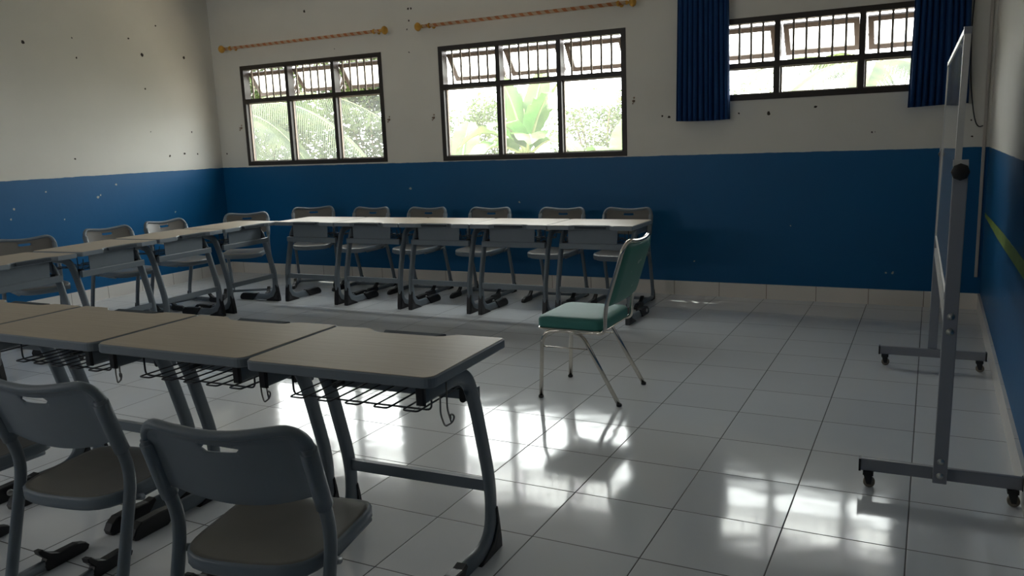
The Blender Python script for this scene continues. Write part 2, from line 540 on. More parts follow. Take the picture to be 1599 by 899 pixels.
def fillet(pts, rad, n=6):
    """round the corners of a polyline with bezier corners; rad = cut length, number or list"""
    pts = [Vector(p) for p in pts]
    res = [pts[0]]
    for i in range(1, len(pts) - 1):
        r = rad[i - 1] if isinstance(rad, (list, tuple)) else rad
        a = pts[i - 1] - pts[i]; b = pts[i + 1] - pts[i]
        ra = min(r, a.length * 0.49); rb = min(r, b.length * 0.49)
        A = pts[i] + a.normalized() * ra; B = pts[i] + b.normalized() * rb
        for k in range(n + 1):
            t = k / n
            res.append(A * (1 - t) ** 2 + pts[i] * 2 * t * (1 - t) + B * t * t)
    res.append(pts[-1])
    return res


def tag(o, label, cat, group=None, kind=None):
    o['label'] = label
    o['category'] = cat
    if group: o['group'] = group
    if kind: o['kind'] = kind
    return o


def empty(name, loc=(0, 0, 0), rz=0.0):
    o = bpy.data.objects.new(name, None)
    C.objects.link(o)
    o.location = loc; o.rotation_euler = (0, 0, rz)
    o.empty_display_size = 0.1
    return o


def struct(o, label=None, cat=None):
    o['kind'] = 'structure'
    if label: o['label'] = label
    if cat: o['category'] = cat
    return o


def copy_tree(o, parent=None):
    c = o.copy()
    C.objects.link(c)
    if parent is not None:
        c.parent = parent
    for ch in KIDS.get(o.name, []):
        copy_tree(ch, c)
    return c


KIDS = {}


def index_kids():
    KIDS.clear()
    for o in bpy.data.objects:
        if o.parent:
            KIDS.setdefault(o.parent.name, []).append(o)


# ------------------------------------------------------------------ room shell
b = MB(); b.box(XL - WT, XR + WT, YF - WT, YW + WT, -0.12, 0)
struct(b.build('floor', M['floor']), 'glossy white square-tiled classroom floor', 'floor')
b = MB(); b.box(XL - WT, XR + WT, YF - WT, YW + WT, HC, HC + 0.1)
struct(b.build('ceiling', M['ceiling']), 'off-white ceiling above the classroom', 'ceiling')

# windows: x0, x1, z0, z1, transom z, mullion xs
WIN = [(-5.307, -3.387, 1.236, 2.33, 1.948, (-4.645, -4.017)),
       (-2.713, -0.802, 1.228, 2.325, 1.942, (-2.066, -1.441)),
       (-0.16, 1.72, 1.652, 2.305, 1.930, (0.469, 1.097))]


def wall_with_holes(x0, x1, z0, z1, y0, y1, holes):
    b = MB()
    x = x0
    for h in holes:
        b.box(x, h[0], y0, y1, z0, z1)
        b.box(h[0], h[1], y0, y1, z0, h[2])
        b.box(h[0], h[1], y0, y1, h[3], z1)
        x = h[1]
    b.box(x, x1, y0, y1, z0, z1)
    return b


struct(wall_with_holes(XL - WT, XR + WT, 0, HC, YW, YW + WT, WIN).build('wall_back', M['wall_back']),
       'window wall painted off-white above and dark blue below', 'wall')
b = MB(); b.box(XL - WT, XL, YF - WT, YW, 0, HC)
struct(b.build('wall_left', M['wall_left']), 'left wall painted off-white above and blue below, with nail holes', 'wall')
b = MB(); b.box(XR, XR + WT, YF - WT, YW, 0, HC)
struct(b.build('wall_right', M['wall_right']), 'right wall painted off-white above and blue below', 'wall')
FH = [(-5.4, -3.9, 2.0, 2.33), (-2.8, -1.6, 2.08, 2.33)]  # openings added out of view to bring more daylight into the room
struct(wall_with_holes(XL, XR, 0, HC, YF - WT, YF, FH).build('wall_front', M['wall_right']),
       'wall behind the camera with high openings added to let in light', 'wall')

bb = 0.016
b = MB(); b.prism([(YW - bb, 0), (YW, 0), (YW, .123), (YW - bb + .003, .123), (YW - bb, .120)], XL, XR, 'x')
struct(b.build('baseboard_back', M['bb_y']), 'cream tile skirting below the window wall', 'baseboard')
b = MB(); b.box(XL, XL + bb, YF, YW - bb, 0, .123)
struct(b.build('baseboard_left', M['bb_x']), 'cream tile skirting below the left wall', 'baseboard')
b = MB(); b.box(XR - bb, XR, YF, YW - bb, 0, .123)
struct(b.build('baseboard_right', M['bb_x']), 'cream tile skirting below the right wall', 'baseboard')

# yellow-green tape band on the right wall
tape = mat('yellow_green_tape', (0.24, 0.34, 0.06), 0.5, var=0.45, vscale=18)
b = MB()
n = 24
for i in range(n):
    y0 = YW - 0.03 - (YW - 0.03 - YF) * i / n
    y1 = YW - 0.03 - (YW - 0.03 - YF) * (i + 1) / n

    def zz(y):
        k = max(0.0, min(1.0, (YW - 0.03 - y) / 1.6))
        mid = 0.725 + 0.056 * (YW - y) / 3.07 if y > 0.3 else 0.781
        return mid, 0.012 + 0.024 * k
    (m0, h0), (m1, h1) = zz(y0), zz(y1)
    b.add([(XR - .002, y0, m0 - h0), (XR - .002, y1, m1 - h1), (XR - .002, y1, m1 + h1), (XR - .002, y0, m0 + h0),
           (XR, y0, m0 - h0), (XR, y1, m1 - h1), (XR, y1, m1 + h1), (XR, y0, m0 + h0)],
          [(0, 1, 2, 3), (0, 4, 5, 1), (3, 2, 6, 7)])
struct(b.build('trim_1', tape, fix=False), 'yellow-green painted band along the right wall', 'trim')


# ------------------------------------------------------------------ windows
def frustum_bar(b, x0, x1, y0, y1, z0, z1, c=0.004, mi=0):
    b.prism(rrect((x1 - x0) / 2, (y1 - y0) / 2, c, 1), z0, z1, 'z', mi)
    # shift to centre
    cx, cy = (x0 + x1) / 2, (y0 + y1) / 2
    n = len(rrect(1, 1, .1, 1)) * 2
    for i in range(len(b.v) - n, len(b.v)):
        v = b.v[i]; b.v[i] = (v[0] + cx, v[1] + cy, v[2])


def make_window(idx, W):
    x0, x1, z0, z1, zt, mul = W
    ya, yb = YW - 0.006, YW + 0.085      # frame depth
    t = 0.045
    b = MB()
    b.box(x0, x1, ya, yb, z0, z0 + t); b.box(x0, x1, ya, yb, z1 - t, z1)
    b.box(x0, x0 + t, ya, yb, z0 + t, z1 - t); b.box(x1 - t, x1, ya, yb, z0 + t, z1 - t)
    for m_ in mul:
        b.box(m_ - .022, m_ + .022, ya, yb, z0 + t, z1 - t)
    xs = [x0 + t] + [v for m_ in mul for v in (m_ - .022, m_ + .022)] + [x1 - t]
    cols = [(xs[0], xs[1]), (xs[2], xs[3]), (xs[4], xs[5])]
    for a, c in cols:
        b.box(a, c, ya, yb, zt - .022, zt + .022)
    root = b.build('window_%d' % idx, M['frame'])
    struct(root, {1: 'dark framed barred window nearest the left corner', 2: 'dark framed barred window in the middle of the wall',
                  3: 'shorter dark framed window between the blue curtains'}[idx], 'window')
    for ci, (a, c) in enumerate(cols):
        # lower fixed pane with a bead added pale, like jambs lit from outside
        zb0, zb1 = z0 + t, zt - .022
        yg = YW + 0.055
        bd = MB()
        for (p, q, r, s_) in ((a, c, zb0, zb0 + .010), (a, c, zb1 - .010, zb1), (a, a + .012, zb0 + .01, zb1 - .01), (c - .012, c, zb0 + .01, zb1 - .01)):
            bd.box(p, q, yg - .018, yg - .003, r, s_)
        bead = bd.build('lit_jamb_bead', M['bead'], root)
        g = MB(); g.box(a + .001, c - .001, yg - .002, yg + .002, zb0 + .001, zb1 - .001)
        g.build('glass_pane', M['glass'], root)
        # vertical iron bars in the upper opening
        zu0, zu1 = zt + .022, z1 - t
        nb = 5
        for i in range(nb):
            x = a + (c - a) * (i + 1) / (nb + 1)
            br = MB(); br.box(x - .009, x + .009, YW + .018, YW + .028, zu0, zu1)
            br.build('window_bar', M['bar'], root)
        # awning sash, hinged at the top, pushed outwards
        ang = R([33, 36, 34][ci] + idx)
        sw = (c - a) / 2 - .008; L_ = zu1 - zu0 - .02
        fw = .042; ft = .026
        sb = MB()
        for (p, q, r, s_) in ((-sw, sw, -fw, 0), (-sw, sw, -L_, -L_ + fw), (-sw, -sw + fw, -L_ + fw, -fw), (sw - fw, sw, -L_ + fw, -fw)):
            sb.box(p, q, -ft / 2, ft / 2, r, s_)
        so = sb.build('awning_sash', M['sash'], root)
        so.location = ((a + c) / 2, YW + .070, zu1 - .024)
        so.rotation_euler = (ang, 0, 0)
        gg = MB(); gg.box(-sw + fw - .004, sw - fw + .004, -.002, .002, -L_ + fw - .004, -fw + .004)
        gg.build('sash_glass', M['dusty_glass'], so)
        # stay arm
        st = MB()
        for sx in (-1, 1):
            A = Vector((sx * (sw + .003), 0.005, -L_ * .55))
            B_ = Vector((sx * (sw + .003), -.075 - .06, -L_ * .72))
            st.sweep([A, A.lerp(B_, .5) + Vector((0, 0, -.015)), B_], rrect(.0015, .006, .001, 1), side=(1, 0, 0), smooth=False)
        st.build('stay_arm', M['steel'], so)
        hd = MB(); hd.box(-.05, .05, .008, .026, -L_ + .006, -L_ + .018); hd.build('sash_handle', M['black'], so)
    return root


for i_, W in enumerate(WIN):
    make_window(i_ + 1, W)

# portals: they only guide the sampling of the sky through the openings
def portal(x0, x1, z0, z1, y, inward):
    d = bpy.data.lights.new('window_daylight', 'AREA'); d.shape = 'RECTANGLE'
    d.size = x1 - x0; d.size_y = z1 - z0
    d.cycles.is_portal = True
    o = bpy.data.objects.new('window_daylight', d); C.objects.link(o)
    o.location = ((x0 + x1) / 2, y, (z0 + z1) / 2)
    o.rotation_euler = (R(-90) if inward < 0 else R(90), 0, 0)


for (x0, x1, z0, z1, zt, mul) in WIN:
    portal(x0, x1, z0, z1, YW + WT + .01, -1)
for (x0, x1, z0, z1) in FH:
    portal(x0, x1, z0, z1, YF - WT - .01, 1)


# ------------------------------------------------------------------ school desk
def make_desk():
    root = empty('school_desk')
    W2, D2, T = .344, .25, .75
    # outline with rounded corners and a scooped front edge
    def outline(w, d, r, scoop=True):
        pts = []
        for cx, cy, st, r in ((-w + r, -d + r, PI, r), (w - r, -d + r, 1.5 * PI, r), (w - r * .4, d - r * .4, 0, r * .4)):
            for i in range(6):
                t = st + PI / 2 * i / 5
                pts.append((cx + r * math.cos(t), cy + r * math.sin(t)))
        if scoop:
            sc = .042
            for x, y in ((.20, 0), (.165, -.002), (.145, -.4), (.125, -.8), (.10, -1), (-.13, -1), (-.155, -.8), (-.175, -.4), (-.195, -.002), (-.23, 0)):
                pts.append((x, d + y * sc if y > -.01 else d + y * sc))
        for i in range(6):
            t = PI / 2 + PI / 2 * i / 5
            pts.append((-w + r * .4 + r * .4 * math.cos(t), d - r * .4 + r * .4 * math.sin(t)))
        return pts
    b = MB(); b.prism(outline(W2, D2, .035), T - .034, T - .0015, 'z', bev=.004); b.build('edge_band', M['edge'], root)
    b = MB(); b.prism(outline(W2 - .005, D2 - .005, .032), T - .004, T, 'z', bev=.0006); b.build('tabletop', M['laminate'], root)
    # pen tray in the scoop
    b = MB()
    b.prism([(-.118, D2 - .042), (.090, D2 - .042), (.112, D2 + .004), (-.140, D2 + .004)], T - .024, T - .003, 'z', bev=.002)
    b.build('pen_tray', M['tray'], root)
    # side frames
    X = .290
    path = fillet([(0, -.222, .686), (0, .045, .686), (0, .105, .57), (0, .200, .215), (0, .165, .034), (0, -.19, .034)],
                  [.10, .09, .13, .11], 7)
    for sx in (-1, 1):
        l = MB()
        l.sweep([(sx * X, p.y, p.z) for p in path], stadium(.014, .029), side=(1, 0, 0))
        leg = l.build('leg', M['grey_frame'], root)
        c = MB()
        c.prism([(.228, 0), (.228, .035), (.215, .12), (.206, .16), (.196, .155), (.200, .10), (.165, .045), (.085, .012), (.07, .0)], sx * X - .019, sx * X + .019, 'x', bev=.003)
        c.build('corner_cap', M['black'], leg)
        ci = MB(); ci.prism([(.213, .018), (.203, .075), (.172, .022)], sx * X - .0205, sx * X + .0205, 'x', bev=.001)
        ci.build('cap_inset', M['rubber_grey'], leg)
        # rear sleeve with hooked upper lip and adjuster
        e = MB()
        e.prism([(-.240, .004), (-.246, .022), (-.232, .046), (-.205, .064), (-.115, .066), (-.065, .062), (-.035, .068), (-.028, .058), (-.05, .034), (-.075, .010), (-.09, .0), (-.225, .0)],
                sx * X - .021, sx * X + .021, 'x', bev=.004)
        e.build('foot_sleeve', M['black'], leg)
        k = MB(); k.lathe([(.012, 0), (.014, .003), (.014, .010), (.008, .012)], (sx * (X) + sx * .016, -.17, .036), (sx, 0, 0)); k.build('adjuster', M['steel'], leg)
        t_ = MB(); t_.prism([(sx * X - .0145, .656), (sx * X + .0145, .656), (sx * X + .0145, .715), (sx * X - .0145, .715)], -.230, -.214, 'y', bev=.004)
        t_.build('tube_cap', M['black'], leg)
    b = MB(); b.box(-X, X, .176, .198, .222, .262); b.build('cross_bar', M['grey_frame'], root)
    b = MB(); b.prism(rrect(.014, .023, .006, 2), -X + .008, X - .008, 'x')
    for i in range(len(b.v)):
        v = b.v[i]; b.v[i] = (v[0], v[1] + .148, v[2] + .580)
    rail = b.build('rail', M['grey_frame'], root)
    for sx in (-1, 1):
        c = MB(); c.prism(rrect(.011, .024, .010, 3), .088, .136, 'y')
        for i in range(len(c.v)):
            v = c.v[i]; c.v[i] = (v[0] + sx * .255, v[1], v[2] + .588)
        c.build('rail_bracket', M['black'], rail)
    b = MB()
    b.prism([(-.190, .598), (.208, .598), (.208, .716), (-.198, .716)], .150, .154, 'y')
    b.build('modesty_panel', M['grey_frame'], root)
    # wire basket
    b = MB()
    r = .0030
    zb = .612
    xs = [-.245 + i * .0535 for i in range(10)]
    for i in range(0, 10, 2):
        xa, xb = xs[i], xs[i + 1]
        p = fillet([(xa, .13, zb + .07), (xa, .12, zb), (xa, -.16, zb), (xb, -.16, zb), (xb, .12, zb), (xb, .13, zb + .07)], [.02, .012, .012, .02], 3)
        b.tube(p, r, seg=6)
    p = fillet([(-.262, -.118, .716), (-.262, -.118, zb - .006), (.262, -.118, zb - .006), (.262, -.118, .716)], .02, 4)
    b.tube(p, r * 1.15, seg=6)
    p = fillet([(-.262, .10, .716), (-.262, .10, zb - .006), (.262, .10, zb - .006), (.262, .10, .716)], .02, 4)
    b.tube(p, r * 1.15, seg=6)
    b.build('wire_basket', M['wire'], root)
    b = MB()
    p = fillet([(.296, -.120, .70), (.298, -.130, .602), (.318, -.142, .568), (.350, -.150, .588), (.358, -.150, .610), (.342, -.148, .614), (.343, -.148, .598)], .012, 4)
    b.tube(p, .0028, seg=6)
    p = fillet([(.318, -.120, .70), (.322, -.130, .62), (.344, -.146, .584)], .015, 4)
    b.tube(p, .0028, seg=6)
    b.build('bag_hook', M['steel_dark'], root)
    # two little screws at the top's user-side corners
    return root


M['tray'] = mat('slate_tray_plastic', (0.055, 0.068, 0.082), 0.8, spec=0.15)
M['rubber_grey'] = mat('dark_grey_inset', (0.05, 0.05, 0.055), 0.6)
M['steel_dark'] = mat('dull_wire_steel', (0.22, 0.22, 0.22), 0.35, metal=0.7)
desk0 = make_desk()
index_kids()
DESKS = [
    # x, y, rot deg, label
    (.035, -1.545, 2.3, 'beige-topped grey desk at the right end of the near row, leg fully in view', 'desks in the near row'),
    (-.665, -1.555, 1.6, 'near-row beige desk just left of the end desk, grey chair seat under it', 'desks in the near row'),
    (-1.367, -1.572, 1.0, 'near-row beige desk third from the open right end', 'desks in the near row'),
    (-2.069, -1.590, 1.0, 'near-row beige desk cut by the left edge of the photo', 'desks in the near row'),
    (-3.424, 2.310, 180, 'beige-topped desk at the left end of the row below the windows', 'desks in the far row'),
    (-2.733, 2.310, 180, 'far-row desk second from the left end, under the gap between two windows', 'desks in the far row'),
    (-2.042, 2.312, 180, 'middle desk of the five in the far row below the middle window', 'desks in the far row'),
    (-1.351, 2.310, 180, 'far-row desk second from the right end, behind and left of the green chair', 'desks in the far row'),
    (-.660, 2.310, 180, 'far-row desk at the right end, directly behind the green chair', 'desks in the far row'),
    (-4.02, 1.79, -88, 'side-row desk nearest the far corner, end of the left row', 'desks in the left row'),
    (-4.00, 1.085, -87, 'side-row desk second from the far corner along the left wall', 'desks in the left row'),
    (-3.945, .365, -85, 'side-row desk third from the far corner along the left wall', 'desks in the left row'),
    (-3.865, -.370, -85, 'side-row desk cut by the left edge of the photo, nearest of the left row', 'desks in the left row'),
]
for i, (x, y, a, lab, grp) in enumerate(DESKS):
    o = desk0 if i == 0 else copy_tree(desk0)
    o.location = (x, y, 0); o.rotation_euler = (0, 0, R(a))
    tag(o, lab, 'desk', grp)


# ------------------------------------------------------------------ grey school chair (faces +y)
def make_chair():
    root = empty('school_chair')
    # seat: dished slab with rounded corners
    def seat_surface(u, v, top):
        # u,v in -1..1
        w = .198 - .012 * (1 - v) * .5
        x = u * w
        y = -.025 + v * .205
        z = .446 - .010 * (1 - abs(u) ** 2) * (1 if v < .5 else (1 - (v - .5) * 2) * 1)
        z -= .018 * max(0, v - .6) / .4 * (max(0, v - .6) / .4)
        z += .004 * (-v if v < 0 else 0)
        return x, y, z
    def superell(a, n=4.5):
        c, s_ = math.cos(a), math.sin(a)
        k = (abs(c) ** n + abs(s_) ** n) ** (-1 / n)
        return c * k, s_ * k
    NS, NR = 48, 7
    b = MB(); vs = []; fs = []
    rings_top = [0.0001, .3, .55, .75, .9, .97, 1.0]
    for k, rr in enumerate(rings_top):
        for i in range(NS):
            u, v = superell(2 * PI * i / NS)
            x, y, z = seat_surface(u * rr, v * rr, True)
            if k == len(rings_top) - 1: z -= .007
            vs.append((x, y, z))
    for rr, dz in ((1.0, -.034), (.955, -.042), (.5, -.040), (.0001, -.040)):
        for i in range(NS):
            u, v = superell(2 * PI * i / NS)
            x, y, z = seat_surface(u * rr, v * rr, False)
            vs.append((x, y, z + dz))
    K = len(rings_top) + 4
    for k in range(K - 1):
        mi = 0 if k < len(rings_top) - 2 else 1
        for i in range(NS):
            j = (i + 1) % NS
            fs = [(k * NS + i, k * NS + j, (k + 1) * NS + j, (k + 1) * NS + i)]
            b.f += fs; b.mi.append(mi); b.sm.append(True)
    b.v = vs
    b.build('seat', [M['taupe'], M['grey_plastic']], root)

    # backrest: curved shell with hand slot, raised rim; param s across, t up
    def bp(s, t, d):
        # s -1..1, t 0..1, d offset along local normal (towards -y = back)
        w = .212 - .004 * (1 - t)
        ang = s * .42
        x = w * s
        yc = -.030 * (1 - s * s) * (0.6 + .5 * t)      # centre bows back
        topz = .788 + .006 * abs(s) ** 2 - .014 * math.cos(s * PI / 2) ** 2
        botz = .614 - .042 * (1 - s * s)
        z = botz + (topz - botz) * t
        y = -.176 - (z - .60) * .33 + yc
        return Vector((x, y - d, z))

    NX, NZ = 28, 16
    def inside(s, t):
        # rounded upper corners
        r_s, r_t = .26, .34
        if abs(s) > 1 - r_s and t > 1 - r_t:
            return ((abs(s) - (1 - r_s)) / r_s, (t - (1 - r_t)) / r_t)
        return None
    def grid(s, t):
        c = inside(s, t)
        if c:
            a, bb_ = c
            k = max(a, bb_)
            if k > 0:
                h = math.hypot(a, bb_)
                a, bb_ = a * k / h, bb_ * k / h
            s = math.copysign((1 - .26) + .26 * a, s); t = (1 - .34) + .34 * bb_
        return s, t
    # hand slot: skip cells in the grid near the top centre
    slot_s = (-.23, .23); slot_t = (.77, .865)
    ss = sorted(set([round(-1 + 2 * i / NX, 4) for i in range(NX + 1)] + [slot_s[0], slot_s[1]]))
    ts = sorted(set([round(i / NZ, 4) for i in range(NZ + 1)] + [slot_t[0], slot_t[1]]))
    def thick(s, t):
        e = min(1 - abs(s), 1 - t)
        return .014 if e < .10 else .006
    vs = []; idx = {}
    for side in (0, 1):
        for i, s in enumerate(ss):
            for j, t in enumerate(ts):
                gs, gt = grid(s * (.8 if abs(abs(s) - .23) < 1e-6 and t in slot_t else 1), t)
                # pull slot corners in to round it
                d = 0.0 if side == 0 else thick(s, t)
                if side == 0 and min(1 - abs(s), 1 - t) < .05: d = .004
                idx[(side, i, j)] = len(vs); vs.append(bp(gs, gt, d))
    hole = lambda i, j: (ss[i] >= slot_s[0] - 1e-6 and ss[i + 1] <= slot_s[1] + 1e-6 and ts[j] >= slot_t[0] - 1e-6 and ts[j + 1] <= slot_t[1] + 1e-6)
    fs = []; mis = []
    cells = {(i, j) for i in range(len(ss) - 1) for j in range(len(ts) - 1) if not hole(i, j)}
    for (i, j) in cells:
        inner_ok = max(abs(ss[i]), abs(ss[i + 1])) < .93 and ts[j + 1] < .95
        fs.append((idx[0, i, j], idx[0, i, j + 1], idx[0, i + 1, j + 1], idx[0, i + 1, j])); mis.append(1 if inner_ok else 0)
        fs.append((idx[1, i, j], idx[1, i + 1, j], idx[1, i + 1, j + 1], idx[1, i, j + 1])); mis.append(0)
        for di, dj, e in ((-1, 0, ((i, j), (i, j + 1))), (1, 0, ((i + 1, j + 1), (i + 1, j))), (0, -1, ((i + 1, j), (i, j))), (0, 1, ((i, j + 1), (i + 1, j + 1)))):
            if (i + di, j + dj) not in cells:
                (a, a2), (c, c2) = e
                fs.append((idx[0, a, a2], idx[0, c, c2], idx[1, c, c2], idx[1, a, a2])); mis.append(0)
    b = MB(); b.v = vs; b.f = fs; b.mi = mis; b.sm = [True] * len(fs)
    back = b.build('backrest', [M['grey_plastic'], M['taupe']], root)
    md = back.modifiers.new('bevel', 'BEVEL'); md.width = .002; md.segments = 2; md.limit_method = 'ANGLE'; md.angle_limit = R(50)

    # thick raised rim along the sides and the top
    b = MB()
    def rp(s_, t_):
        q = bp(*grid(s_, t_), .004); return q
    pth = [rp(-1, t_ / 10) for t_ in range(0, 10)] + [rp(-1 + 2 * i / 30, 1) for i in range(31)] + [rp(1, t_ / 10) for t_ in range(9, -1, -1)]
    cl = [pth[0]]
    for q in pth[1:]:
        if (q - cl[-1]).length > .006: cl.append(q)
    b.sweep(cl, circle(.016, 10, .0125), side=(0, 1, 0))
    b.build('backrest_rim', M['grey_plastic'], back)

    # side frames: from the backrest down past the seat to the rear foot and forward along the floor
    for sx in (-1, 1):
        X0 = .206
        l = MB()
        pts = [(sx * .208, -.232, .745), (sx * .208, -.192, .62), (sx * X0, -.150, .500), (sx * X0, -.262, .105), (sx * X0, -.262, .022), (sx * X0, .17, .022)]
        path = fillet(pts, [.05, .07, .06, .035], 6)
        # keep tube slim: drop rear corner height
        l.sweep(path, stadium(.0140, .0185), side=(1, 0, 0))
        leg = l.build('leg', M['grey_frame'], root)
        bx = MB(); bx.sweep(fillet([(sx * .208, -.229, .735), (sx * .208, -.198, .64), (sx * .208, -.176, .578)], .03, 4), stadium(.0180, .0235), side=(1, 0, 0))
        bx.build('socket_sleeve', M['grey_plastic'], leg)
        c = MB(); c.prism([(-.292, 0), (-.292, .04), (-.278, .088), (-.262, .085), (-.262, .05), (-.225, .010), (-.20, .0)], sx * X0 - .014, sx * X0 + .014, 'x', bev=.002)
        c.build('corner_cap', M['black'], leg)
        e = MB(); e.prism([(.205, .004), (.212, .018), (.198, .034), (.165, .046), (.09, .048), (.06, .062), (.035, .085), (.018, .086), (.022, .070), (.045, .045), (.03, .022), (.045, .0), (.19, .0)],
                          sx * X0 - .015, sx * X0 + .015, 'x', bev=.003)
        e.build('foot_sleeve', M['black'], leg)
        s_ = MB(); s_.lathe([(.006, 0), (.006, .002), (.002, .003)], (sx * (.208) - sx * .018, -.188, .610), (-sx, 0, 0), 10); s_.build('screw', M['steel'], leg)
    b = MB(); b.sweep([(-.206, -.16, .026), (.206, -.16, .026)], stadium(.007, .013), side=(0, 1, 0)); b.build('cross_bar', M['grey_frame'], root)
    b = MB(); b.sweep([(-.200, -.115, .408), (.200, -.115, .408)], circle(.010), side=(0, 1, 0))
    b.sweep([(-.200, -.115, .408), (-.206, -.162, .43)], circle(.010)); b.sweep([(.200, -.115, .408), (.206, -.162, .43)], circle(.010))
    for sx in (-1, 1):
        b.sweep(fillet([(sx * .175, -.115, .405), (sx * .175, .12, .400)], .01), circle(.010))
    b.build('seat_frame', M['grey_frame'], root)
    return root


chair0 = make_chair()
index_kids()
CHAIRS = [
    (.150, -2.138, 13, 'grey plastic chair in the right foreground, seen from behind, nearest the camera', 'grey chairs at the near row'),
    (-.630, -2.052, 9, 'dark grey chair second from the right in the foreground, seen from behind', 'grey chairs at the near row'),
    (-1.25, -2.13, 4, 'dark chair at the left photo edge of which only seat and leg show', 'grey chairs at the near row'),
    (-4.05, 2.90, 214, 'grey chair turned askew behind the left end of the far row', 'grey chairs along the window wall'),
    (-3.402, 2.83, 180, 'grey chair along the window wall, second from the left of the far row', 'grey chairs along the window wall'),
    (-2.736, 2.83, 180, 'grey chair along the window wall, third from the left of the far row', 'grey chairs along the window wall'),
    (-2.040, 2.83, 180, 'grey chair along the window wall, third from the right of the far row', 'grey chairs along the window wall'),
    (-1.309, 2.83, 180, 'grey chair along the window wall, second from the right of the far row', 'grey chairs along the window wall'),
    (-0.695, 2.83, 180, 'grey chair at the right end of the far row, partly behind the green backrest', 'grey chairs along the window wall'),
    (-4.33, 2.22, 213, 'grey chair in the far left corner, facing the camera behind the corner desk', 'grey chairs along the left wall'),
    (-4.53, 1.67, -95, 'grey chair along the left wall, next to the corner chair', 'grey chairs along the left wall'),
    (-4.53, 1.05, -98, 'grey chair along the left wall, middle one with the backrest over the third desk', 'grey chairs along the left wall'),
    (-4.53, .26, -108, 'grey chair along the left wall, closest to the left photo edge', 'grey chairs along the left wall'),
]
for i, (x, y, a, lab, grp) in enumerate(CHAIRS):
    o = chair0 if i == 0 else copy_tree(chair0)
    o.location = (x, y, 0); o.rotation_euler = (0, 0, R(a))
    tag(o, lab, 'chair', grp)


